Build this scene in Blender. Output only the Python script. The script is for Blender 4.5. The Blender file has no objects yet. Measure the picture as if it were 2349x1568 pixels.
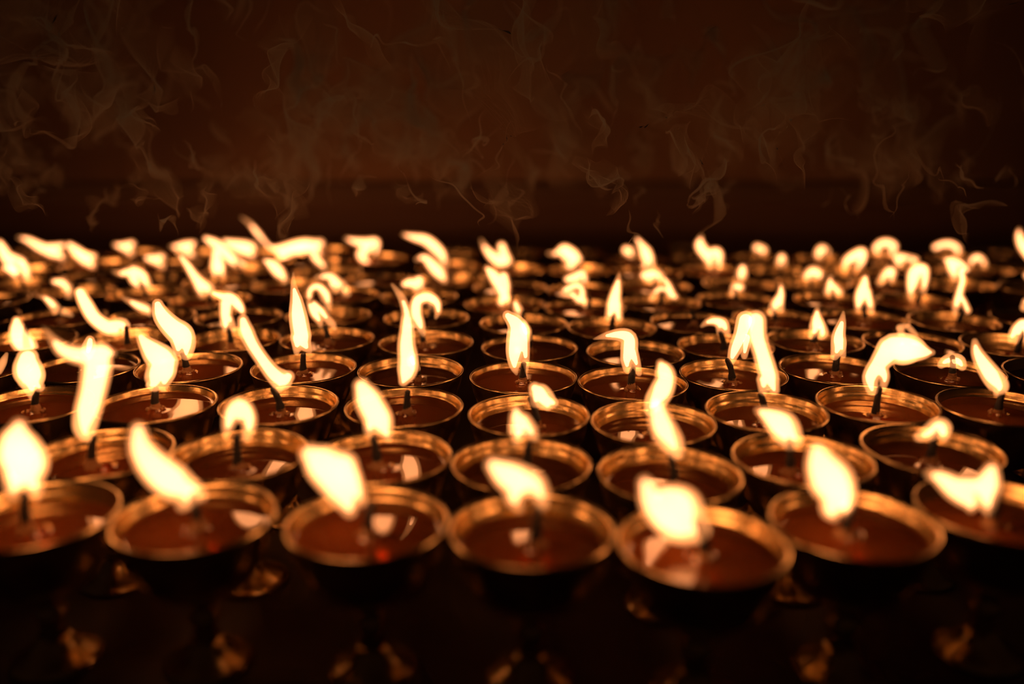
import bpy, bmesh, math, random
from mathutils import Vector, Matrix

random.seed(7)
PI = math.pi
scene = bpy.context.scene
COL = scene.collection

# ------------------------------------------------------------------ camera, world, exposure
W, H = 2349, 1568
F_PX = 2060.0
D = 0.066                      # rim diameter of a butter lamp
TABLE_Z = 0.75
LAMP_H = 0.068
RIM_Z = TABLE_Z + LAMP_H
CAM = Vector((0.0, 0.0, RIM_Z + 0.1667))
PITCH = math.radians(15.44)
YAW = math.radians(-0.75)

cam_data = bpy.data.cameras.new('camera')
cam = bpy.data.objects.new('camera', cam_data)
COL.objects.link(cam)
scene.camera = cam
cam.location = CAM
cam.rotation_euler = (PI / 2 - PITCH, 0, YAW)
cam_data.sensor_width = 36.0
cam_data.sensor_fit = 'HORIZONTAL'
cam_data.lens = F_PX / W * 36.0
cam_data.clip_start = 0.02
cam_data.clip_end = 30
cam_data.dof.use_dof = True
cam_data.dof.focus_distance = 0.54
cam_data.dof.aperture_fstop = 2.3

world = bpy.data.worlds.new('world')
scene.world = world
world.use_nodes = True
world.node_tree.nodes['Background'].inputs[0].default_value = (0.9, 0.35, 0.15, 1)
world.node_tree.nodes['Background'].inputs[1].default_value = 0.006

scene.view_settings.view_transform = 'Standard'
scene.view_settings.look = 'None'
scene.view_settings.gamma = 1.0
scene.view_settings.use_curve_mapping = False
scene.view_settings.exposure = 0.0
cy = scene.cycles
cy.max_bounces = 7
cy.diffuse_bounces = 2
cy.glossy_bounces = 4
cy.transmission_bounces = 4
cy.transparent_max_bounces = 12
cy.volume_bounces = 0
cy.caustics_reflective = True
cy.caustics_refractive = False
cy.blur_glossy = 0.5
cy.sample_clamp_indirect = 3.0
cy.volume_max_steps = 128
cy.use_light_tree = False
cy.use_adaptive_sampling = True
cy.adaptive_threshold = 0.03

FLAME_COL = (1.0, 0.34, 0.10)
FLAME_STRENGTH = 215.0         # radiance gained per metre of flame
CORE = 1.5                     # radiance added by each side of the white-hot core

ROT = cam.rotation_euler.to_matrix()
FWD = ROT @ Vector((0, 0, -1))
HF = Vector((FWD.x, FWD.y, 0)).normalized()   # level viewing direction
HR = Vector((HF.y, -HF.x, 0))


def ray(px, py):
    return ROT @ Vector(((px - W / 2) / F_PX, -(py - H / 2) / F_PX, -1.0))


def on_z(px, py, z):
    d = ray(px, py)
    return CAM + d * ((z - CAM.z) / d.z)


def on_plane(px, py, p0):
    d = ray(px, py)
    return CAM + d * ((p0 - CAM).dot(HF) / d.dot(HF))


# ------------------------------------------------------------------ materials
def mat(name):
    m = bpy.data.materials.new(name)
    m.use_nodes = True
    nt = m.node_tree
    nt.nodes.clear()
    out = nt.nodes.new('ShaderNodeOutputMaterial')
    return m, nt, nt.nodes, nt.links, out


def principled(name, col, rough, metal=0.0, noise=None, bump=0.0, bump_scale=400.0, **kw):
    m, nt, N, L, out = mat(name)
    p = N.new('ShaderNodeBsdfPrincipled')
    p.inputs['Base Color'].default_value = (*col, 1)
    p.inputs['Roughness'].default_value = rough
    p.inputs['Metallic'].default_value = metal
    for k, v in kw.items():
        p.inputs[k.replace('_', ' ')].default_value = v
    tc = N.new('ShaderNodeTexCoord')
    if noise:
        scale, col2, amt = noise
        nz = N.new('ShaderNodeTexNoise')
        nz.inputs['Scale'].default_value = scale
        nz.inputs['Detail'].default_value = 5
        L.new(tc.outputs['Object'], nz.inputs['Vector'])
        r = N.new('ShaderNodeMapRange')
        r.inputs[1].default_value = 0.35
        r.inputs[2].default_value = 0.7
        r.inputs[4].default_value = amt
        L.new(nz.outputs['Fac'], r.inputs[0])
        mx = N.new('ShaderNodeMix')
        mx.data_type = 'RGBA'
        mx.inputs[6].default_value = (*col, 1)
        mx.inputs[7].default_value = (*col2, 1)
        L.new(r.outputs[0], mx.inputs[0])
        L.new(mx.outputs[2], p.inputs['Base Color'])
    if bump:
        nb = N.new('ShaderNodeTexNoise')
        nb.inputs['Scale'].default_value = bump_scale
        L.new(tc.outputs['Object'], nb.inputs['Vector'])
        b = N.new('ShaderNodeBump')
        b.inputs['Strength'].default_value = bump
        b.inputs['Distance'].default_value = 0.0006
        L.new(nb.outputs['Fac'], b.inputs['Height'])
        L.new(b.outputs[0], p.inputs['Normal'])
    L.new(p.outputs[0], out.inputs['Surface'])
    return m


M_BRASS = principled('brass', (0.95, 0.73, 0.35), 0.25, 1.0,
                     noise=(90, (0.50, 0.30, 0.13), 0.8), bump=0.16, bump_scale=260)
M_WICK = principled('wick_cotton', (0.42, 0.22, 0.09), 0.35, 0.0, bump=0.6, bump_scale=1500)
M_CHAR = principled('charred_wick', (0.02, 0.018, 0.018), 0.7, 0.0, bump=0.8, bump_scale=1500)
M_TABLE = principled('table_lacquer', (0.080, 0.045, 0.022), 0.5, 0.0,
                     noise=(14, (0.13, 0.07, 0.03), 0.9), bump=0.3, bump_scale=60)
M_FLOOR = principled('floor_stone', (0.06, 0.045, 0.035), 0.6, noise=(6, (0.03, 0.02, 0.015), 0.9))


def oil_material():
    m, nt, N, L, out = mat('melted_butter_oil')
    tr = N.new('ShaderNodeBsdfTransparent')
    tr.inputs[0].default_value = (0.85, 0.32, 0.10, 1)
    df = N.new('ShaderNodeBsdfDiffuse')
    df.inputs[0].default_value = (0.70, 0.20, 0.04, 1)
    m1 = N.new('ShaderNodeMixShader')
    m1.inputs[0].default_value = 0.24
    L.new(tr.outputs[0], m1.inputs[1])
    L.new(df.outputs[0], m1.inputs[2])
    gl = N.new('ShaderNodeBsdfGlossy')
    gl.inputs['Color'].default_value = (1, 0.97, 0.9, 1)
    gl.inputs['Roughness'].default_value = 0.015
    fr = N.new('ShaderNodeFresnel')
    fr.inputs[0].default_value = 1.95
    m2 = N.new('ShaderNodeMixShader')
    L.new(fr.outputs[0], m2.inputs[0])
    L.new(m1.outputs[0], m2.inputs[1])
    L.new(gl.outputs[0], m2.inputs[2])
    L.new(m2.outputs[0], out.inputs['Surface'])
    return m


M_OIL = oil_material()


def flame_material():
    m, nt, N, L, out = mat('flame_glow')
    e = N.new('ShaderNodeEmission')
    e.inputs[0].default_value = (*FLAME_COL, 1)
    e.inputs[1].default_value = FLAME_STRENGTH
    L.new(e.outputs[0], out.inputs['Volume'])
    return m


M_FLAME = flame_material()


def core_material():
    m, nt, N, L, out = mat('flame_core_glow')
    e = N.new('ShaderNodeEmission')
    e.inputs[0].default_value = (1.0, 0.37, 0.15, 1)
    e.inputs[1].default_value = CORE
    t = N.new('ShaderNodeBsdfTransparent')
    a = N.new('ShaderNodeAddShader')
    L.new(e.outputs[0], a.inputs[0])
    L.new(t.outputs[0], a.inputs[1])
    L.new(a.outputs[0], out.inputs['Surface'])
    return m


M_CORE = core_material()


# ------------------------------------------------------------------ mesh helpers
def link(name, me, parent=None, material=None):
    o = bpy.data.objects.new(name, me)
    COL.objects.link(o)
    if material:
        me.materials.clear()
        me.materials.append(material)
    if parent:
        o.parent = parent
    return o


def lathe(name, prof, seg=48, wob=0.0):
    """profile [(r,z)...] turned about z; r=0 ends close to a point"""
    bm = bmesh.new()
    rings = []
    for r, z in prof:
        if r < 1e-6:
            rings.append([bm.verts.new((0, 0, z))])
        else:
            rings.append([bm.verts.new((r * math.cos(2 * PI * i / seg) * (1 + wob * math.sin(4 * PI * i / seg)),
                                        r * math.sin(2 * PI * i / seg), z)) for i in range(seg)])
    for a, b in zip(rings, rings[1:]):
        for i in range(seg):
            j = (i + 1) % seg
            if len(a) == 1 and len(b) > 1:
                bm.faces.new((a[0], b[i], b[j]))
            elif len(b) == 1 and len(a) > 1:
                bm.faces.new((a[i], b[0], a[j]))
            elif len(a) > 1:
                bm.faces.new((a[i], b[i], b[j], a[j]))
    bmesh.ops.recalc_face_normals(bm, faces=bm.faces)
    me = bpy.data.meshes.new(name)
    bm.to_mesh(me)
    bm.free()
    for p in me.polygons:
        p.use_smooth = True
    return me


def smooth_profile(pts, n=4):
    out = []
    P = [pts[0]] + pts + [pts[-1]]
    for i in range(1, len(P) - 2):
        p0, p1, p2, p3 = P[i - 1], P[i], P[i + 1], P[i + 2]
        for k in range(n):
            t = k / n
            out.append(tuple(0.5 * ((2 * p1[c]) + (-p0[c] + p2[c]) * t + (2 * p0[c] - 5 * p1[c] + 4 * p2[c] - p3[c]) * t * t
                                    + (-p0[c] + 3 * p1[c] - 3 * p2[c] + p3[c]) * t ** 3) for c in range(len(p1))))
    out.append(tuple(pts[-1]))
    return out


def tube_into(bm, pts, seg=12, vaxis=None, flat=1.0):
    """closed tube through (Vector, radius) points with rounded ends; vaxis: fixed depth axis"""
    rings = []
    n = len(pts)
    for i, (p, r) in enumerate(pts):
        t = (pts[min(i + 1, n - 1)][0] - pts[max(i - 1, 0)][0])
        if t.length < 1e-9:
            t = Vector((0, 0, 1))
        t.normalize()
        if vaxis is not None:
            b = (vaxis - t * vaxis.dot(t)).normalized()
        else:
            b = t.orthogonal().normalized() if not rings else (lastb - t * lastb.dot(t)).normalized()
        lastb = b
        a = t.cross(b).normalized()
        ends = []
        if i == 0:
            ends = [(-0.95, 0.30), (-0.7, 0.70), (-0.35, 0.93)]
        ring_specs = [(p + t * r * e, r * s) for e, s in ends] + [(p, r)]
        if i == n - 1:
            ring_specs += [(p + t * r * e, r * s) for e, s in [(0.35, 0.93), (0.7, 0.70), (0.95, 0.30)]]
        for c, rr in ring_specs:
            rings.append([bm.verts.new(c + a * rr * math.cos(2 * PI * k / seg) + b * rr * flat * math.sin(2 * PI * k / seg))
                          for k in range(seg)])
    for x, y in zip(rings, rings[1:]):
        for k in range(seg):
            j = (k + 1) % seg
            bm.faces.new((x[k], y[k], y[j], x[j]))
    bm.faces.new(rings[0])
    bm.faces.new(rings[-1])


# ------------------------------------------------------------------ the setting
def box(name, x0, x1, y0, y1, z0, z1, material, parent=None, bevel=0.0):
    bm = bmesh.new()
    bmesh.ops.create_cube(bm, size=1)
    for v in bm.verts:
        v.co = Vector(((x0 + x1) / 2 + v.co.x * (x1 - x0), (y0 + y1) / 2 + v.co.y * (y1 - y0), (z0 + z1) / 2 + v.co.z * (z1 - z0)))
    if bevel:
        bmesh.ops.bevel(bm, geom=list(bm.edges), offset=bevel, segments=3, affect='EDGES')
    me = bpy.data.meshes.new(name)
    bm.to_mesh(me)
    bm.free()
    return link(name, me, parent, material)


def wall_material():
    m, nt, N, L, out = mat('red_brown_plaster')
    p = N.new('ShaderNodeBsdfPrincipled')
    p.inputs['Roughness'].default_value = 0.8
    tc = N.new('ShaderNodeTexCoord')
    n1 = N.new('ShaderNodeTexNoise')
    n1.inputs['Scale'].default_value = 1.7
    n1.inputs['Detail'].default_value = 2
    L.new(tc.outputs['Object'], n1.inputs['Vector'])
    r = N.new('ShaderNodeValToRGB')
    r.color_ramp.elements[0].position = 0.35
    r.color_ramp.elements[0].color = (0.26, 0.11, 0.06, 1)
    r.color_ramp.elements[1].position = 0.68
    r.color_ramp.elements[1].color = (0.62, 0.31, 0.15, 1)
    L.new(n1.outputs['Fac'], r.inputs[0])
    L.new(r.outputs[0], p.inputs['Base Color'])
    L.new(p.outputs[0], out.inputs['Surface'])
    return m


M_WALL = wall_material()
o = box('wall_back', -3, 3, 1.20, 1.30, 0, 2.8, M_WALL); o['kind'] = 'structure'
o = box('dark_band_1', -3, 3, 1.18, 1.20, 0, 0.872, principled('dim_band_brown', (0.20, 0.10, 0.055), 0.8)); o['kind'] = 'structure'  # added dark band: its colour dims the lower background so smoke shows
o = box('floor', -3, 3, -1.5, 1.20, -0.1, 0.0, M_FLOOR); o['kind'] = 'structure'

table = bpy.data.objects.new('offering_table', None)
COL.objects.link(table)
table.location = (0, 0.6, 0)
table['label'] = 'long dark lacquered table under all the butter lamps'
table['category'] = 'table'
tt = box('table_top', -1.15, 1.15, -0.42, 0.46, TABLE_Z - 0.03, TABLE_Z, M_TABLE, table, 0.003)
for sx in (-1.08, 1.08):
    for sy in (-0.36, 0.36):
        box('leg', sx - 0.03, sx + 0.03, sy - 0.03, sy + 0.03, 0.0, TABLE_Z - 0.03, M_TABLE, table, 0.003)
box('apron', -1.05, 1.05, -0.37, -0.35, TABLE_Z - 0.11, TABLE_Z - 0.03, M_TABLE, table)

# ------------------------------------------------------------------ data traced from the photograph
CR = {'P': (0, 0, 1), 'R1': (0, 900, 2.3475), 'R2': (780, 900, 2.3475), 'R3': (1549, 900, 2.3475),
      'R4': (0, 620, 2.936), 'R5': (780, 620, 2.936), 'R6': (1549, 620, 2.936),
      'T1': (0, 480, 4.698), 'T2': (460, 480, 4.698), 'T3': (920, 480, 4.698), 'T4': (1380, 480, 4.698), 'T5': (1849, 480, 4.698)}
# (cup centre or None, wick foot crop + xy, how the flame looks, strokes of (x, y, radius) in that crop)
FLAMES = [
 # front row
 ((88, 1175), 'R1', (140, 600), 'broad upright teardrop flame', [[(125,170,40),(125,230,85),(128,330,115),(128,400,112),(110,450,85),(90,510,45),(92,550,20)],[(150,400,90),(185,470,60),(205,540,32),(208,570,15)]]),
 ((445, 1185), 'R1', (1050, 620), 'long flame swept left to a tip', [[(738,200,38),(760,290,62),(840,390,85),(930,480,92),(1000,560,68),(975,610,35)],[(960,480,70),(1050,520,45),(1080,560,30)]]),
 ((845, 1197), 'P', (845, 1180), 'fat flame leaning left off its wick', [[(715,1040,23),(740,1065,42),(775,1105,45),(795,1140,36),(805,1168,17)],[(785,1075,38),(815,1115,24),(832,1148,13)]]),
 ((1228, 1190), 'R2', (1075, 590), 'wide blurred flame fanning up and left', [[(850,340,42),(910,390,72),(985,440,85),(1060,450,68),(1100,500,46),(1110,555,24)],[(985,430,80),(960,520,50),(985,575,24)]]),
 ((1605, 1232), 'P', (1613, 1190), 'large curling flame folded over itself', [[(1475,1095,16),(1492,1130,30),(1520,1165,37),(1555,1200,36),(1592,1205,31)],[(1520,1125,26),(1562,1145,36),(1575,1185,36)]]),
 ((1943, 1187), 'R3', (885, 720), 'thick upright flame split at its foot', [[(740,300,48),(765,370,85),(800,440,108),(830,520,88),(805,600,56),(828,650,24)],[(840,480,80),(890,590,48),(905,635,30)]]),
 ((2280, 1165), 'R3', (1680, 690), 'two-lobed flame with a long left wing', [[(1330,430,18),(1400,455,42),(1480,510,62),(1550,570,50),(1560,620,20)],[(1670,400,36),(1655,470,62),(1655,560,62),(1680,640,32)],[(1500,500,50),(1580,500,55),(1650,490,55)]]),
 # second row
 ((235, 1040), 'R4', (575, 1150), 'tall T-shaped flame with a long left arm', [[(575,1110,55),(575,1060,72),(592,960,82),(615,830,85),(630,700,90),(645,600,90),(700,560,68),(755,560,28)],[(620,580,75),(520,570,60),(420,535,50),(350,475,30),(300,410,14),(272,372,5)]]),
 ((548, 1040), 'R1', (1268, 280), 'small horseshoe flame around a black wick', [[(1215,240,14),(1225,180,32),(1245,110,45),(1280,75,48),(1320,110,47),(1340,170,40),(1325,240,25)],[(1280,80,40),(1285,130,35)]]),
 ((882, 1045), 'R5', (255, 1210), 'thick flame tilting up to the left', [[(150,785,55),(190,850,85),(232,920,92),(275,1000,88),(310,1080,58),(328,1130,30)],[(230,980,60),(205,1070,38),(212,1130,18)]]),
 ((1200, 1048), 'R5', (1270, 1160), 'pointed triangular flame', [[(1197,885,22),(1203,940,48),(1225,1005,70),(1212,1070,55),(1200,1115,28)],[(1240,980,55),(1295,1050,50),(1325,1090,28)]]),
 ((1533, 1065), 'R5', (2250, 1200), 'long slender S-curved flame', [[(2125,850,40),(2140,910,62),(2152,970,74),(2185,1040,80),(2230,1110,70),(2262,1180,40)]]),
 ((1833, 1045), 'R3', (608, 300), 'rounded flame leaning left over the cup', [[(430,85,20),(480,110,45),(548,150,72),(595,200,62),(645,250,28)],[(500,130,45),(560,210,50),(600,255,40)]]),
 ((2122, 1017), 'R3', (1350, 270), 'small mushroom-shaped flame', [[(1282,212,28),(1330,185,42),(1375,150,46),(1402,175,48),(1418,215,26)]]),
 # third row
 ((70, 927), 'R4', (232, 880), 'wavy upright flame narrowing at the top', [[(215,860,22),(205,780,62),(208,700,92),(200,630,85),(190,585,66)],[(210,720,80),(270,780,35)]]),
 ((358, 925), 'R4', (1040, 860), 'kite-shaped flame with a sharp top', [[(918,390,12),(960,470,42),(1030,560,82),(1100,625,92),(1062,700,72),(1040,760,55),(1000,775,22)],[(1130,600,60),(1110,700,62),(1095,800,22)],[(1130,600,60),(1180,600,22)]]),
 ((640, 927), 'R4', (1885, 870), 'long flame sweeping far up left', [[(1640,330,36),(1660,400,50),(1700,500,48),(1760,600,48),(1830,690,55),(1900,735,68),(1945,710,42)],[(1890,730,60),(1870,800,32)]]),
 ((927, 932), 'R5', (450, 880), 'very tall narrow flame rising straight', [[(452,330,42),(450,400,48),(447,500,58),(460,600,66),(452,680,62),(425,750,32)],[(350,95,12),(392,150,22),(425,210,28),(450,290,34),(452,380,40)]]),
 ((1215, 942), 'R5', (1330, 950), 'blunt wedge flame standing over its wick', [[(1318,775,42),(1345,800,66),(1390,855,66),(1405,895,28)],[(1330,800,50),(1320,860,38)],[(1390,840,60),(1440,870,36)]]),
 ((1496, 957), 'R5', (2110, 960), 'blurred flame bending over the rim ahead', [[(2150,600,28),(2175,650,58),(2190,710,66),(2160,780,75),(2110,850,68),(2080,910,40)]]),
 ((1751, 943), 'R6', (595, 900), 'long straight flame joined to its neighbour', [[(525,340,65),(530,450,60),(560,550,58),(592,650,62),(625,740,58),(650,810,36)],[(580,740,48),(572,815,30)]]),
 ((2003, 920), 'R6', (1330, 880), 'banner-shaped flame blown to the right', [[(1300,790,38),(1295,710,52),(1350,620,62),(1400,540,80),(1420,500,88),(1500,512,100),(1580,525,85),(1650,540,55),(1700,540,22)],[(1350,650,50),(1385,710,32),(1370,790,22)]]),
 ((2285, 927), 'R6', (2160, 850), 'leaf-shaped flame leaning left', [[(1992,465,20),(2010,540,38),(2050,620,53),(2100,700,62),(2150,770,56),(2140,815,24)]]),
 # fourth row
 ((-62, 845), 'R4', (-40, 720), 'flame stretching in from the edge of view', [[(45,560,12),(15,620,25),(-15,680,25)]]),
 ((200, 840), 'P', (205, 828), 'low flame hidden behind a T-shaped one', [[(212,778,10),(208,795,15),(203,815,13)]]),
 ((430, 842), 'R4', (1240, 620), 'tall flame bending left above thick wick', [[(1055,225,36),(1085,300,58),(1142,380,72),(1200,440,82),(1238,500,62),(1245,560,42)],[(1200,460,70),(1190,545,30)]]),
 ((697, 843), 'R4', (2040, 620), 'tall slim flame with a needle-thin tip', [[(1975,15,8),(1978,100,20),(2000,200,42),(2010,300,58),(2020,400,62),(2035,480,58),(2085,545,18)],[(2010,450,50),(1998,550,20)]]),
 ((942, 850), 'R5', (520, 700), 'narrow flame half hidden by another', [[(482,560,22),(490,610,40),(515,660,28)]]),
 ((1207, 862), 'R5', (1250, 740), 'tall bright flame forked at the foot', [[(1150,300,35),(1200,345,58),(1222,400,72),(1210,480,68),(1195,560,55),(1195,640,35),(1208,690,12)],[(1250,400,45),(1262,480,36),(1270,600,26),(1272,680,15)]]),
 ((1463, 875), 'R5', (1995, 745), 'flame with a hooked arm pointing left', [[(1745,455,8),(1830,435,26),(1920,430,42),(1980,450,52),(1980,520,55),(1965,590,42),(1970,660,28)],[(2000,540,42),(2030,620,30),(2047,685,20)]]),
 ((1688, 852), 'R6', (400, 690), 'slanting flame meeting a taller one', [[(490,320,60),(455,420,50),(422,500,44),(395,590,28),(378,645,12)],[(500,440,40),(482,560,22)]]),
 ((1907, 843), 'R6', (1075, 620), 'slender pointed flame', [[(1125,275,10),(1117,350,28),(1095,430,43),(1087,500,48),(1062,570,28)],[(1105,480,40),(1125,570,18)]]),
 ((2170, 845), 'R6', (1842, 690), 'tiny mushroom flame on a pale wick', [[(1772,622,26),(1820,595,42),(1880,595,46),(1905,630,28)],[(1840,575,30),(1850,600,40)]]),
 ((2405, 842), None, None, 'rim cut by the edge of view', []),
 # fifth row
 ((62, 778), 'R4', (200, 640), 'flame pinched at its foot and blunt on top', [[(110,340,32),(122,390,52),(150,450,70),(185,510,68),(190,560,50)]]),
 ((285, 775), 'R4', (865, 445), 'flame curling from a bent wick', [[(560,140,40),(595,220,48),(640,310,50),(720,375,52),(790,390,45)],[(760,360,40),(830,365,48),(842,400,30)]]),
 ((535, 777), 'R4', (1555, 455), 'flame shaped like a folded arrowhead', [[(1440,155,22),(1500,175,33),(1565,185,42),(1618,245,36),(1640,290,18)],[(1530,215,45),(1522,300,40),(1520,370,32),(1512,405,15)],[(1545,320,28),(1580,395,22)]]),
 ((750, 777), 'T2', (1365, 1320), 'flame leaning left with a dark hollow', [[(1165,1000,30),(1200,1060,48),(1240,1130,55),(1280,1210,40),(1290,1260,22)],[(1220,1010,38),(1300,1090,48),(1370,1180,42),(1420,1240,38),(1440,1285,25)]]),
 ((977, 785), 'R5', (560, 475), 'flame hooked over like an upturned U', [[(560,430,18),(540,360,34),(512,285,42),(522,205,42),(590,182,40),(648,212,34),(662,270,24),(645,318,12)]]),
 ((1208, 797), 'P', (1208, 785), 'flame swallowed by the bright column', [[(1195,745,10),(1200,760,13),(1205,775,9)]]),
 ((1455, 808), None, None, 'wick hidden behind a hooked flame', []),
 ((1655, 790), 'R6', (305, 480), 'arched flame drooping to the left', [[(152,370,12),(190,342,24),(240,332,34),(290,352,38),(318,400,26),(335,440,12)],[(275,360,30),(272,420,18)]]),
 ((1862, 778), 'R6', (910, 470), 'small cone-shaped flame', [[(935,262,20),(930,320,38),(925,370,48),(895,430,24)],[(945,340,36),(975,410,36),(960,432,26)]]),
 ((2080, 785), 'R6', (1530, 470), 'small curled flame above a blown one', [[(1470,382,22),(1520,372,18),(1560,408,18),(1592,435,12)],[(1480,390,22),(1490,430,25)]]),
 ((2295, 790), 'R6', (2235, 530), 'pale ragged flame with two feet', [[(2185,470,20),(2195,430,32),(2225,385,40),(2270,352,34),(2288,420,28),(2290,480,20)],[(2235,400,35),(2215,480,16)]]),
 # sixth row
 ((-60, 727), None, None, 'rim cut by the left edge of view', []),
 ((140, 727), 'T1', (640, 1150), 'two-footed flame leaning left', [[(415,935,15),(480,955,32),(560,1010,48),(625,1070,42),(700,1105,38),(765,1140,22)],[(560,1020,45),(590,1110,25)]]),
 ((350, 727), 'T1', (1660, 1180), 'flat flame wing streaming left', [[(1320,950,12),(1400,990,30),(1500,1040,48),(1600,1075,55),(1650,1120,38)]]),
 ((548, 727), 'P', (548, 718), 'short flame behind an arrowhead flame', [[(545,690,7),(548,702,9),(550,712,6)]]),
 ((753, 723), 'T2', (1375, 1130), 'looped flame with a hollow middle', [[(1170,950,34),(1180,870,38),(1260,830,45),(1345,895,50),(1375,990,42),(1375,1085,26)],[(1300,900,32),(1330,980,26)]]),
 ((978, 728), 'P', (990, 722), 'flame behind an upturned U flame', [[(990,690,6),(992,702,8),(992,712,6)]]),
 ((1199, 747), 'P', (1196, 738), 'flame lost inside the bright column', [[(1180,700,8),(1186,715,11),(1192,730,8)]]),
 ((1417, 755), 'R5', (1870, 390), 'upright spear-shaped flame', [[(1922,30,10),(1908,100,28),(1892,180,42),(1882,250,48),(1850,325,28)],[(1900,240,40),(1918,330,28)]]),
 ((1600, 737), None, None, 'cold wick and dark butter', []),
 ((1782, 728), 'R6', (682, 320), 'upright flame with two splayed feet', [[(720,100,18),(715,165,30),(682,220,38),(652,275,25)],[(710,180,32),(722,265,20)]]),
 ((1980, 737), 'R6', (1275, 340), 'tall flame forked like tweezers', [[(1270,60,24),(1262,120,40),(1250,180,44),(1232,245,28),(1225,290,14)],[(1280,150,34),(1302,230,28),(1315,292,20)]]),
 ((2175, 742), 'T5', (1590, 1215), 'tall twisting flame forked at the foot', [[(1690,670,10),(1620,685,45),(1622,780,42),(1595,880,45),(1570,1000,48),(1552,1100,34),(1550,1180,15)],[(1600,960,40),(1645,1030,36),(1682,1115,40)]]),
 ((2378, 730), 'P', (2352, 722), 'flame cut by the right edge of view', [[(2352,690,8),(2350,705,9)]]),
 # seventh row and beyond: the cup stands where its wick does
 ((1365, 707), 'T3', (2130, 1120), 'crumpled flame leaning left', [[(1850,885,25),(1900,870,42),(2000,830,42),(2060,870,38),(2058,955,48),(2100,1030,38),(2130,1085,15)],[(1930,900,30),(2030,990,40)]]),
 ((1178, 704), 'T3', (1290, 1140), 'tall rippling flame in the bright column', [[(1015,655,28),(1070,720,58),(1130,800,70),(1200,930,60),(1180,1030,50)],[(1200,750,55),(1235,850,45),(1225,960,50),(1275,1050,32),(1290,1100,22)]]),
 (None, 'T4', (700, 1050), 'horseshoe flame with a tall right peak', [[(600,1010,30),(640,935,38),(700,890,38),(765,910,36),(810,965,42),(860,985,36)],[(740,790,32),(790,870,38),(830,950,38)]]),
 (None, 'T4', (1600, 985), 'small oval flame', [[(1560,920,35),(1605,860,62),(1645,850,50)]]),
 (None, 'T5', (300, 970), 'small pointed two-footed flame', [[(262,720,24),(262,800,42),(245,880,46)],[(275,800,42),(350,880,48)]]),
 (None, 'T5', (1150, 985), 'broad ragged flame like a torn cloth', [[(1085,975,18),(1070,880,40),(1085,760,66),(1120,660,76),(1215,640,60),(1232,750,44),(1202,880,30)]]),
 (None, 'T5', (925, 850), 'forked flame leaning on a broad one', [[(850,820,35),(895,740,48),(955,690,60),(960,780,42)]]),
 (None, 'T1', (1060, 880), 'boxy flame left of a bent black wick', [[(830,775,34),(920,790,50),(970,860,48),(975,940,26)]]),
 (None, 'T1', (2005, 925), 'long diagonal flame with thin tail', [[(1605,375,14),(1680,450,28),(1760,560,42),(1832,680,52),(1900,765,66),(1990,815,66),(2040,868,32)],[(1870,790,40),(1920,880,34)]]),
 (None, 'T1', (255, 890), 'fin-shaped flame at the left edge', [[(20,860,25),(100,825,44),(175,825,58),(215,900,38),(235,955,20)]]),
 (None, 'T2', (1510, 920), 'flame swept left like a comma', [[(1250,735,22),(1380,722,45),(1460,790,58),(1540,860,56),(1585,905,34)],[(1420,790,45),(1455,870,32)]]),
 (None, 'T3', (195, 940), 'heart-shaped flame', [[(40,805,42),(115,790,58),(180,845,46),(185,890,28)],[(130,800,50),(205,750,44),(205,830,46)]]),
 (None, 'T3', (1960, 910), 'lumpy flame leaning left', [[(1780,790,42),(1870,765,58),(1940,720,42),(1965,800,40),(1925,840,40)]]),
 (None, 'T4', (560, 900), 'wide bell-shaped flame', [[(440,775,42),(530,765,66),(620,800,62),(630,850,28)],[(480,800,50),(540,840,40)]]),
 (None, 'T5', (100, 830), 'round bean-shaped flame', [[(45,740,50),(110,700,62),(180,725,56),(190,750,42)],[(70,760,38),(120,770,30)]]),
 (None, 'T2', (100, 815), 'plump upright flame with two feet', [[(60,480,48),(80,560,68),(85,640,72),(60,715,38)],[(100,640,60),(142,735,28)]]),
 (None, 'T2', (900, 755), 'thick slab flame leaning left', [[(650,500,28),(720,540,56),(800,615,62),(855,685,40),(845,720,24)]]),
 (None, 'T1', (1450, 895), 'moth-wing flame stretched to the left', [[(1090,652,12),(1180,675,32),(1290,665,54),(1330,755,55),(1360,820,30)],[(1320,640,50),(1400,680,56),(1445,765,50),(1490,838,32)]]),
 (None, 'T1', (600, 865), 'split flame like a bird wing', [[(372,680,22),(450,700,50),(540,775,52),(568,820,24)],[(590,640,52),(620,720,56),(642,808,38)]]),
 # rearmost rows
 (None, 'T1', (290, 640), 'sloping flame cut by the left edge', [[(10,355,40),(60,450,58),(130,545,58),(205,640,45),(232,680,18)],[(110,500,50),(230,540,44),(285,550,30)]]),
 (None, 'T1', (690, 500), 'long flame with an orange left tip', [[(155,295,14),(250,320,34),(370,380,48),(480,425,56),(580,465,58),(630,520,30)],[(480,410,45),(570,395,38),(640,378,30)]]),
 (None, 'T1', (1060, 590), 'slab flame slanting left', [[(745,390,38),(815,460,58),(900,530,64),(975,580,55),(1000,635,25)],[(900,510,50),(1005,510,35)]]),
 (None, 'T1', (1390, 490), 'small wedge flame pointing left', [[(1160,400,22),(1250,420,44),(1345,395,42)],[(1280,440,48),(1340,490,38)]]),
 (None, 'T1', (1710, 620), 'blunt arrow flame', [[(1495,550,32),(1580,560,52),(1655,540,46)],[(1590,570,50),(1668,640,38)]]),
 (None, 'T1', (2100, 470), 'wedge flame with an orange left tip', [[(1815,402,14),(1900,402,38),(1990,400,56),(2060,372,36)],[(1980,430,50),(2048,495,38)]]),
 (None, 'T2', (400, 660), 'orange-tailed flame with three feet', [[(20,330,32),(120,390,56),(215,480,60),(295,570,50),(345,625,28)],[(220,480,50),(350,560,42),(430,610,42)]]),
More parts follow.
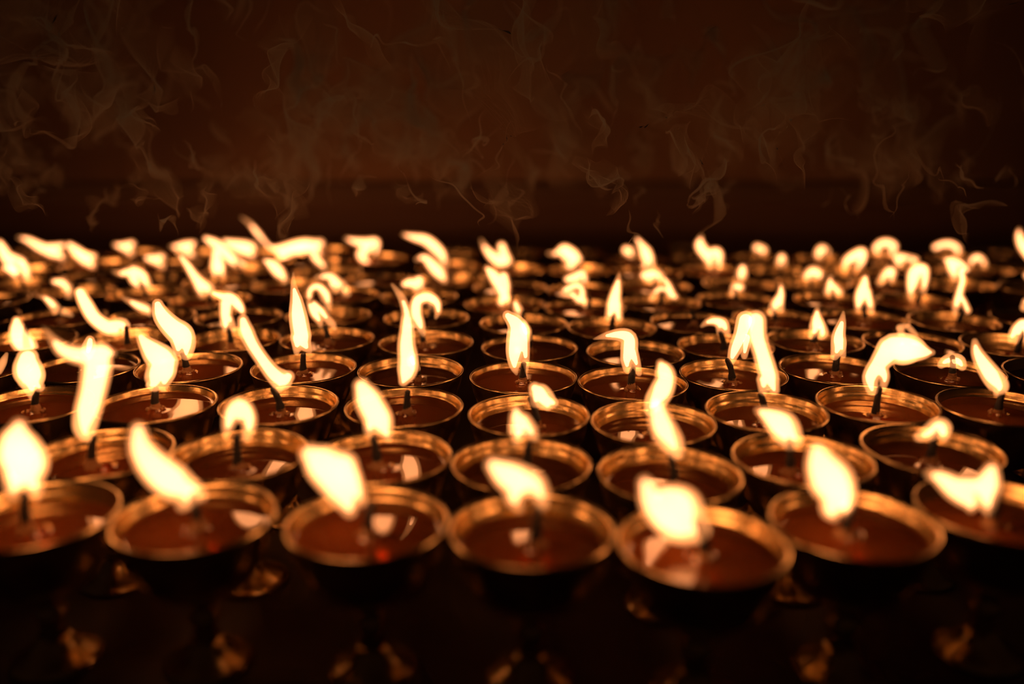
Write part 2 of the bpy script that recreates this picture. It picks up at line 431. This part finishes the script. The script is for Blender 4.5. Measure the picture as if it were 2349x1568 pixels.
 (None, 'T2', (600, 470), 'flat banner flame', [[(250,352,34),(375,400,66),(495,420,70),(560,400,45)],[(460,430,55),(545,500,38)]]),
 (None, 'T2', (1330, 460), 'wide banner flame with red tail', [[(550,30,10),(640,95,22),(720,195,32),(800,295,24),(870,365,30),(950,400,62),(1060,402,76),(1180,412,76),(1265,385,48)],[(1180,440,55),(1250,490,44)],[(930,440,55),(1000,540,38)]]),
 (None, 'T2', (1240, 700), 'drooping flame under a wide banner flame', [[(1095,530,42),(1165,605,42),(1215,660,34)]]),
 (None, 'T2', (1880, 530), 'flame shaped like a bird head', [[(1540,320,22),(1650,350,42),(1775,370,60),(1858,350,42),(1850,465,38)],[(1760,420,55),(1695,490,50),(1765,575,36)]]),
 (None, 'T3', (575, 645), 'curved horn flame', [[(85,300,22),(200,332,42),(325,365,56),(430,445,60),(505,530,52),(538,640,34)]]),
 (None, 'T3', (430, 720), 'horn flame tucked under another', [[(65,512,22),(150,495,42),(240,580,60),(320,665,62),(362,735,32)]]),
 (None, 'T3', (1270, 640), 'flame with one horn and round head', [[(930,325,14),(980,420,36),(1060,505,56),(1150,560,66),(1215,560,48)],[(1150,395,44),(1175,480,52),(1215,540,45)]]),
 (None, 'T3', (2010, 660), 'round flame with a small left spike', [[(1665,482,18),(1750,480,32),(1830,440,58),(1880,490,82),(1950,545,68),(1900,610,55)],[(1930,500,60),(2000,550,36)]]),
 (None, 'T4', (400, 545), 'small half-hidden oval flame', [[(300,440,46),(355,470,56)]]),
 (None, 'T4', (530, 700), 'upright flame with a dim top', [[(410,340,26),(465,420,44),(508,500,66),(520,580,52),(485,640,34)],[(540,540,50),(572,640,34)]]),
 (None, 'T4', (1195, 715), 'tooth-shaped flame with two roots', [[(1055,330,16),(1035,430,56),(1100,530,58),(1150,610,48),(1152,680,30)],[(1130,540,50),(1230,520,58),(1248,610,50),(1248,685,30)]]),
 (None, 'T4', (1400, 780), 'small upright oval flame', [[(1432,610,44),(1420,670,60),(1400,715,46)]]),
 (None, 'T4', (1700, 545), 'small tilted oval flame', [[(1668,430,46),(1732,462,50)]]),
 (None, 'T4', (1940, 640), 'small egg-shaped flame', [[(1940,505,46),(1940,555,54)]]),
 (None, 'T5', (150, 535), 'small domed flame', [[(82,480,46),(125,430,50),(180,465,38)],[(90,440,40),(85,505,34)]]),
 (None, 'T5', (540, 675), 'shell-shaped flame with a notch below', [[(472,635,32),(490,560,50),(570,505,62),(655,465,50),(655,560,44),(605,645,32)]]),
 (None, 'T5', (870, 515), 'wide mushroom-cap flame', [[(775,425,38),(820,385,42),(900,372,44),(975,408,42),(950,480,36)],[(790,450,36),(812,495,26)]]),
 (None, 'T5', (1150, 625), 'flat-topped flame above a ragged one', [[(1040,520,46),(1060,580,40)],[(1050,505,42),(1130,520,40),(1220,550,46)]]),
 (None, 'T5', (1580, 515), 'thin curled cap flame', [[(1405,410,36),(1480,378,38),(1565,380,40),(1630,430,40),(1640,490,26)]]),
 (None, 'T5', (1490, 820), 'dim orange flame bending right', [[(1355,550,26),(1430,600,62),(1462,690,56),(1470,765,32)],[(1420,560,44),(1530,610,44),(1600,670,30)]]),
 (None, 'T5', (1890, 640), 'little arched flame', [[(1802,605,24),(1830,535,38),(1888,512,38),(1948,570,38),(1972,605,24)]]),
 (None, 'T5', (2260, 840), 'small wedge flame near the right edge', [[(2125,695,34),(2190,725,52),(2260,705,42),(2235,780,32)]]),
 (None, 'T5', (2380, 640), 'tall horn flame with an orange tip', [[(2112,225,22),(2112,290,38),(2140,380,52),(2200,455,60),(2272,510,64),(2345,450,60),(2345,530,44)]]),
]

# ------------------------------------------------------------------ lamps: where each one stands
lamps = []
for cup, crop, foot, look, strokes in FLAMES:
    e = {'look': look, 'strokes': [], 'foot': None}
    if crop:
        x0, y0, s = CR[crop]
        fx, fy = x0 + foot[0] / s, y0 + foot[1] / s
        e['foot'] = (fx, fy)
        e['strokes'] = [[(x0 + a / s, y0 + b / s, r / s) for a, b, r in st] for st in strokes]
    c = cup or (e['foot'][0], e['foot'][1])
    e['p'] = on_z(c[0], c[1], RIM_Z)
    e['p0'] = e['p'].copy()
    e['free'] = cup is None
    lamps.append(e)
# cups between them whose wick is out or whose flame another one hides
for wpx, ypx in ((186, 702), (173, 669), (160, 635), (149, 606), (139, 580)):
    for k in range(-11, 12):
        x = 1150 + (k + 0.2) * wpx
        if -0.55 * wpx < x < W + 0.55 * wpx:
            p = on_z(x, ypx, RIM_Z)
            if all((p - e['p']).length > 0.73 * D for e in lamps):
                lamps.append({'look': '', 'strokes': [], 'foot': None, 'p': p, 'p0': p.copy(), 'free': True})
GAP = D + 0.0004
for it in range(400):
    worst = 0
    for i in range(len(lamps)):
        for j in range(i):
            a, b = lamps[i], lamps[j]
            d = a['p'] - b['p']
            d.z = 0
            if d.length < GAP:
                push = d.normalized() * (GAP - d.length)
                worst = max(worst, push.length)
                wa = 1.0 if a['free'] else 0.3
                wb = 1.0 if b['free'] else 0.3
                a['p'] += push * (wa / (wa + wb))
                b['p'] -= push * (wb / (wa + wb))
    if worst < 1e-5:
        break
print('lamps', len(lamps), 'relaxed in', it, 'worst shift',
      max((e['p'] - e['p0']).length for e in lamps))

# ------------------------------------------------------------------ lamp parts
FOOT = [(0, 0.0), (0.0182, 0.0), (0.0190, 0.0008), (0.0187, 0.0020), (0.0160, 0.0036), (0.0115, 0.0062), (0.0082, 0.0095), (0.0062, 0.0130), (0, 0.0130)]
STEM = [(0, 0.0125), (0.0062, 0.0125), (0.0048, 0.0165), (0.0046, 0.0195), (0.0068, 0.0215), (0.0072, 0.0228), (0.0066, 0.0242), (0.0046, 0.0260), (0.0050, 0.0300), (0.0075, 0.0338), (0, 0.0350)]
BOWL = ([(0, 0.0330)] + smooth_profile([(0.0070, 0.0330), (0.0140, 0.0352), (0.0215, 0.0405), (0.0272, 0.0490), (0.0304, 0.0575), (0.0320, 0.0640), (0.0325, 0.0668)], 3)
        + [(0.0330, 0.0672), (0.0333, 0.0678), (0.0331, 0.0685), (0.0325, 0.0687), (0.0319, 0.0683), (0.0316, 0.0675),
           (0.0312, 0.0660), (0.0308, 0.0650), (0.0308, 0.0643), (0.0304, 0.0637), (0.0298, 0.0620), (0.0297, 0.0612), (0.0293, 0.0600)]
        + smooth_profile([(0.0293, 0.0600), (0.0262, 0.0500), (0.0205, 0.0422), (0.0120, 0.0375), (0.0050, 0.0362), (0.0, 0.0360)], 3)[1:])
me_foot = lathe('foot', FOOT, 40)
me_stem = lathe('stem', STEM, 24)
BOWL = [(r * 0.990, z) for r, z in BOWL]
me_bowls = [lathe('bowl', BOWL, 64, w_) for w_ in (0.0, 0.008, -0.007)]
for m_ in [me_foot, me_stem] + me_bowls:
    m_.materials.append(M_BRASS)


def bowl_inner_r(z):
    pts = [(0.0120, 0.0375), (0.0205, 0.0422), (0.0262, 0.0500), (0.0293, 0.0600), (0.0298, 0.0620), (0.0304, 0.0637), (0.0308, 0.0650)]
    for (r0, z0), (r1, z1) in zip(pts, pts[1:]):
        if z <= z1:
            return r0 + (r1 - r0) * (z - z0) / (z1 - z0)
    return 0.031


def oil_mesh(z):
    R = bowl_inner_r(z) + 0.0003
    prof = [(0, z - 0.001), (0.0034, z + 0.0016), (0.0038, z + 0.0010), (0.0045, z + 0.0004), (0.0056, z + 0.0001), (0.0080, z)]
    prof += [(R * k, z) for k in (0.45, 0.7, 0.88)] + [(R * 0.95, z + 0.00008), (R * 0.98, z + 0.0003), (R, z + 0.0009)]
    for zz in (z - 0.002, 0.0560, 0.0500, 0.0445, 0.0405):
        prof.append((bowl_inner_r(zz) + 0.0004, zz - 0.0001))
    prof += [(0.0130, 0.0374), (0.0060, 0.0358), (0, 0.0356)]
    me = lathe('butter_oil', prof, 64)
    me.materials.append(M_OIL)
    return me


OIL_Z = [0.0598, 0.0618, 0.0632, 0.0642]
me_oils = [oil_mesh(z) for z in OIL_Z]


def wick_mesh(z0, seed):
    rnd = random.Random(seed)
    bm = bmesh.new()
    pts = [(0, 0, 0.0366, 0.0036), (0, 0, 0.050, 0.0036), (0.0001, 0, z0, 0.0034), (0.0002, 0.0001, z0 + 0.0020, 0.0027), (0.0001, 0, z0 + 0.0042, 0.0022)]
    sp = smooth_profile(pts, 4)
    tube_into(bm, [(Vector(p[:3]), p[3] * (1 + 0.1 * rnd.uniform(-1, 1))) for p in sp], 14)
    # droplets of butter clinging where the wick leaves the oil
    for k in range(5):
        a = rnd.uniform(0, 2 * PI)
        mt = Matrix.Translation((0.0041 * math.cos(a), 0.0041 * math.sin(a), z0 + rnd.uniform(0.0006, 0.0016)))
        bmesh.ops.create_uvsphere(bm, u_segments=10, v_segments=6, radius=rnd.uniform(0.0007, 0.0012), matrix=mt)
    bmesh.ops.recalc_face_normals(bm, faces=bm.faces)
    me = bpy.data.meshes.new('wick')
    bm.to_mesh(me)
    bm.free()
    for p in me.polygons:
        p.use_smooth = True
    me.materials.append(M_WICK)
    return me


def char_mesh(bend, length, seed):
    rnd = random.Random(seed)
    bm = bmesh.new()
    n = 7
    pts = []
    for i in range(n):
        t = i / (n - 1)
        pts.append((Vector((bend[0] * t * t, bend[1] * t * t, length * t)), (0.0022 - 0.0006 * t) * (1 + 0.12 * rnd.uniform(-1, 1))))
    tube_into(bm, pts, 12)
    bmesh.ops.recalc_face_normals(bm, faces=bm.faces)
    me = bpy.data.meshes.new('charred_tip')
    bm.to_mesh(me)
    bm.free()
    for p in me.polygons:
        p.use_smooth = True
    me.materials.append(M_CHAR)
    return me


me_wicks = [[wick_mesh(z, 10 * i + k) for k in range(3)] for i, z in enumerate(OIL_Z)]
me_chars = [char_mesh((math.cos(a) * b, math.sin(a) * b), l, i) for i, (a, b, l) in enumerate(
    [(0, 0.0006, 0.0110), (PI, 0.0014, 0.0115), (PI, 0.0034, 0.0115), (0, 0.0026, 0.0105), (2.2, 0.0030, 0.0105), (0.8, 0.0016, 0.0118)])]


def flame_mesh(e, core=False):
    """closed body grown round the flame's strokes, in the lamp's own space; core: the thinner hot body inside"""
    depth = (e['p0'] - CAM).dot(FWD)
    rnd = random.Random(int(e['foot'][0] * 7 + e['foot'][1]))
    bm = bmesh.new()
    for st in e['strokes']:
        ph = rnd.uniform(0, 6.28)
        pts3 = []
        for i, (x, y, r) in enumerate(smooth_profile([tuple(s) for s in st], 4)):
            p = on_plane(x, y, e['p0'])
            rr = max(r * 1.1, 0.6) * depth / F_PX
            p = p + HF * (math.sin(ph + i * 0.28) * rr * 0.30)
            if 'red tail' in e['look']:      # this tail streams towards the viewer, in front of its neighbours
                p = p - HF * 0.05 * max(0.0, min(1.0, (700 - x) / 60))
            away = math.hypot(x - e['foot'][0], y - e['foot'][1]) * depth / F_PX     # the flame is dim and hollow round its wick
            dim = max(0.0, min(1.0, (away - 0.0045) / 0.010))
            pts3.append((p - e['p0'], (rr * 0.84 - 0.0012) * (0.35 + 0.65 * dim) if core else rr))
        runs, cur = [], []
        for q in pts3:
            if q[1] > 0.0009 or not core:
                cur.append(q)
            elif cur:
                runs.append(cur)
                cur = []
        runs.append(cur)
        for run in runs:
            if len(run) > 1:
                tube_into(bm, run, 16, vaxis=HF, flat=0.85)
    if not bm.verts:
        bm.free()
        return None
    bmesh.ops.recalc_face_normals(bm, faces=bm.faces)
    for v in bm.verts:
        v.co.z += LAMP_H
    me = bpy.data.meshes.new('flame_core' if core else 'flame')
    bm.to_mesh(me)
    bm.free()
    me.materials.append(M_CORE if core else M_FLAME)
    return me


# rows from front to back, and each lamp's place in its row, for the labels
ORD = ['first', 'second', 'third', 'fourth', 'fifth', 'sixth', 'seventh', 'eighth', 'ninth', 'tenth', 'eleventh', 'twelfth', 'thirteenth',
       'fourteenth', 'fifteenth', 'sixteenth', 'seventeenth', 'eighteenth', 'nineteenth', 'twentieth', 'twenty-first', 'twenty-second']
ROW_SIZES = [7, 7, 9, 11, 11, 13]
idx = 0
rows = []
for n_ in ROW_SIZES:
    rows.append(lamps[idx:idx + n_])
    idx += n_
rest = sorted(lamps[idx:], key=lambda e: e['p'].dot(HF))
far_y = [on_z(1150, y, RIM_Z).dot(HF) for y in (702, 669, 635, 606, 580)]
far = [[] for _ in far_y]
for e in rest:
    k = min(range(len(far_y)), key=lambda i: abs(far_y[i] - e['p'].dot(HF)))
    far[k].append(e)
rows += far
for ri, row in enumerate(rows):
    row.sort(key=lambda e: e['p'].dot(HR) / e['p'].dot(HF))
    for ci, e in enumerate(row):
        e['row'], e['col'], e['n'] = ri, ci, len(row)
ROWNAME = ['the front row', 'the second row', 'the third row', 'the fourth row', 'the fifth row', 'the sixth row', 'the seventh row',
           'the eighth row', 'the ninth row', 'the tenth row', 'the back row']



def melt(o, voxel, its):
    rm = o.modifiers.new('remesh', 'REMESH')
    rm.mode = 'VOXEL'
    rm.voxel_size = voxel
    rm.use_smooth_shade = True
    sm = o.modifiers.new('smooth', 'SMOOTH')
    sm.factor = 0.5
    sm.iterations = its


count = 0
for e in sorted(lamps, key=lambda e: (e['row'], e['col'])):
    rnd = random.Random(count * 31 + 5)
    root = bpy.data.objects.new('butter_lamp', None)
    COL.objects.link(root)
    root.empty_display_size = 0.02
    root.location = (e['p'].x, e['p'].y, TABLE_Z)
    look = e['look'] or 'no visible flame'
    place = '%s from left in %s' % (ORD[e['col']] if e['col'] else 'leftmost', ROWNAME[e['row']])
    if e['col'] == 0:
        place = 'leftmost in %s' % ROWNAME[e['row']]
    elif e['col'] == e['n'] - 1:
        place = 'rightmost in %s' % ROWNAME[e['row']]
    root['label'] = 'brass lamp, %s, %s' % (look, place)
    root['category'] = 'butter lamp'
    root['group'] = 'brass butter lamps burning on the table'
    tilt = (rnd.uniform(-0.9, 0.9), rnd.uniform(-0.9, 0.9))
    body_rot = (math.radians(tilt[0]), math.radians(tilt[1]), rnd.uniform(0, 6.28))
    lo = rnd.choice([0, 1, 1, 2, 2, 3]) if e['row'] > 1 else rnd.choice([0, 0, 1, 1])
    link('foot', me_foot, root)
    link('stem', me_stem, root)
    b = link('bowl', rnd.choice(me_bowls), root)
    b.rotation_euler = (0, 0, body_rot[2])
    link('butter_oil', me_oils[lo], root).rotation_euler = (0, 0, body_rot[2])
    off = Vector((0, 0, 0))
    if e['foot'] and not e['free']:
        q = on_plane(e['foot'][0], e['foot'][1], e['p0']) - e['p0']
        off = HR * max(-0.006, min(0.006, q.dot(HR)))
    wk = link('wick', rnd.choice(me_wicks[lo]), root)
    wk.location = off
    ch = link('charred_tip', rnd.choice(me_chars), wk)
    ch.location = (0, 0, OIL_Z[lo] + 0.0034)
    ch.scale = (1, 1, (0.0765 - OIL_Z[lo] - 0.0034) / 0.0112)
    ch['label'] = 'charred black tip of the wick'
    if e['strokes']:
        fl = link('flame', flame_mesh(e), root)
        melt(fl, 0.0005 if e['row'] < 6 else 0.0007, 3)
        cm = flame_mesh(e, True)
        if cm:
            co = link('flame_core', cm, fl)
            co['label'] = 'pale yellow heart of the flame'
            melt(co, 0.0006 if e['row'] < 6 else 0.0008, 5)
    count += 1

# ------------------------------------------------------------------ smoke drifting up behind the flames
from mathutils import noise as mn


def nvec(q):
    return Vector((mn.noise(q), mn.noise(q + Vector((31.7, 5.3, 12.9))), mn.noise(q + Vector((-17.1, 44.2, 8.6)))))


def smoke_sheets(name, n, seed, xr, yr, zr, size, thick, warp, wr=(0.35, 0.9)):
    """thin curled sheets of smoke: each a closed, thinly tapering body bent by the same drifting air"""
    rnd = random.Random(seed)
    bm = bmesh.new()
    for k in range(n):
        cx, cy_, cz = xr[0] + (xr[1] - xr[0]) * rnd.random() ** 1.2, rnd.uniform(*yr), zr[0] + (zr[1] - zr[0]) * rnd.random() ** 1.3
        sz = rnd.uniform(*size) * (0.7 + 1.3 * (cz - zr[0]) / (zr[1] - zr[0]))
        wdt, hgt = sz * rnd.uniform(*wr), sz * rnd.uniform(0.9, 1.8)
        ang = rnd.uniform(0, PI)
        tilt = rnd.uniform(-0.9, 0.5)
        nu, nv = 14, 30
        dirx = Vector((math.cos(ang), math.sin(ang), rnd.uniform(-0.3, 0.3)))
        up = Vector((math.sin(tilt), rnd.uniform(-0.3, 0.3), math.cos(tilt)))
        amp, freq = sz * warp * rnd.uniform(0.6, 1.2), 1.0 / (sz * rnd.uniform(0.55, 0.9))
        off = Vector((rnd.uniform(0, 99), rnd.uniform(0, 99), rnd.uniform(0, 99)))
        P = []
        for v in range(nv + 1):
            tv = v / nv
            row = []
            for u in range(nu + 1):
                tu = u / nu
                wv = wdt * (0.25 + math.sin(PI * min(1, tv * 0.9 + 0.05)) ** 0.8)
                p = Vector((cx, cy_, cz)) + dirx * (tu - 0.5) * wv + up * (tv - 0.5) * hgt
                q = p * freq + off
                w1 = nvec(q)
                w2 = nvec(q * 2.1 + w1 * 0.8)
                row.append(p + w1 * amp + w2 * amp * 0.45)
            P.append(row)
        top, bot = [], []
        for v in range(nv + 1):
            rt, rb = [], []
            for u in range(nu + 1):
                a = P[v][min(u + 1, nu)] - P[v][max(u - 1, 0)]
                b = P[min(v + 1, nv)][u] - P[max(v - 1, 0)][u]
                nn = a.cross(b)
                nn = nn.normalized() if nn.length > 1e-12 else Vector((0, 1, 0))
                fade = max(0.0, math.sin(PI * u / nu)) ** 0.6 * max(0.0, math.sin(PI * v / nv)) ** 0.9
                t = thick * fade * 0.5 + 0.00001
                rt.append(bm.verts.new(P[v][u] + nn * t))
                rb.append(bm.verts.new(P[v][u] - nn * t))
            top.append(rt)
            bot.append(rb)
        for v in range(nv):
            for u in range(nu):
                bm.faces.new((top[v][u], top[v][u + 1], top[v + 1][u + 1], top[v + 1][u]))
                bm.faces.new((bot[v][u], bot[v + 1][u], bot[v + 1][u + 1], bot[v][u + 1]))
            bm.faces.new((top[v][0], top[v + 1][0], bot[v + 1][0], bot[v][0]))
            bm.faces.new((top[v][nu], bot[v][nu], bot[v + 1][nu], top[v + 1][nu]))
        for u in range(nu):
            bm.faces.new((top[0][u], bot[0][u], bot[0][u + 1], top[0][u + 1]))
            bm.faces.new((top[nv][u], top[nv][u + 1], bot[nv][u + 1], bot[nv][u]))
    me = bpy.data.meshes.new(name)
    bm.to_mesh(me)
    bm.free()
    for p in me.polygons:
        p.use_smooth = True
    return me


def smoke_material(name, density):
    m, nt, N, L, out = mat(name)
    vs = N.new('ShaderNodeVolumeScatter')
    vs.inputs['Color'].default_value = (1, 0.68, 0.42, 1)
    vs.inputs['Anisotropy'].default_value = 0.3
    vs.inputs['Density'].default_value = density
    ab = N.new('ShaderNodeVolumeAbsorption')
    ab.inputs['Color'].default_value = (1.0, 0.45, 0.12, 1)
    ab.inputs['Density'].default_value = density * 0.15
    ad = N.new('ShaderNodeAddShader')
    L.new(vs.outputs[0], ad.inputs[0])
    L.new(ab.outputs[0], ad.inputs[1])
    L.new(ad.outputs[0], out.inputs['Volume'])
    return m


M_SMOKE = smoke_material('drifting_smoke', 250.0)
M_SMOKE2 = smoke_material('fresh_smoke', 500.0)
me1 = smoke_sheets('smoke', 170, 3, (-0.60, 0.50), (0.52, 0.86), (RIM_Z + 0.10, RIM_Z + 0.34), (0.022, 0.055), 0.0010, 0.62)
me2 = smoke_sheets('smoke', 120, 11, (-0.52, 0.46), (0.52, 0.84), (RIM_Z + 0.085, RIM_Z + 0.19), (0.014, 0.030), 0.0006, 0.7)
me3 = smoke_sheets('smoke', 170, 23, (-0.55, 0.50), (0.50, 0.80), (RIM_Z + 0.085, RIM_Z + 0.30), (0.016, 0.040), 0.0012, 0.75, (0.05, 0.16))
bm = bmesh.new()
bm.from_mesh(me1)
n1 = len(bm.faces)
bm.from_mesh(me2)
bm.from_mesh(me3)
bm.faces.ensure_lookup_table()
for f in bm.faces[n1:]:
    f.material_index = 1
bm.to_mesh(me1)
bm.free()
for p in me1.polygons:
    p.use_smooth = True
sk = link('smoke', me1, None, M_SMOKE)
me1.materials.append(M_SMOKE2)
for p in me1.polygons:
    p.material_index = 1 if p.index >= n1 else 0
sk['kind'] = 'stuff'
sk['label'] = 'thin orange-lit smoke curling up behind the burning butter lamps'
sk['category'] = 'smoke'
hz = box('haze', -1.0, 1.0, 0.99, 1.175, RIM_Z + 0.045, RIM_Z + 0.35, smoke_material('warm_haze', 1.5))
hz['kind'] = 'stuff'
hz['label'] = 'faint warm haze hanging between the back row and the wall'
hz['category'] = 'haze'
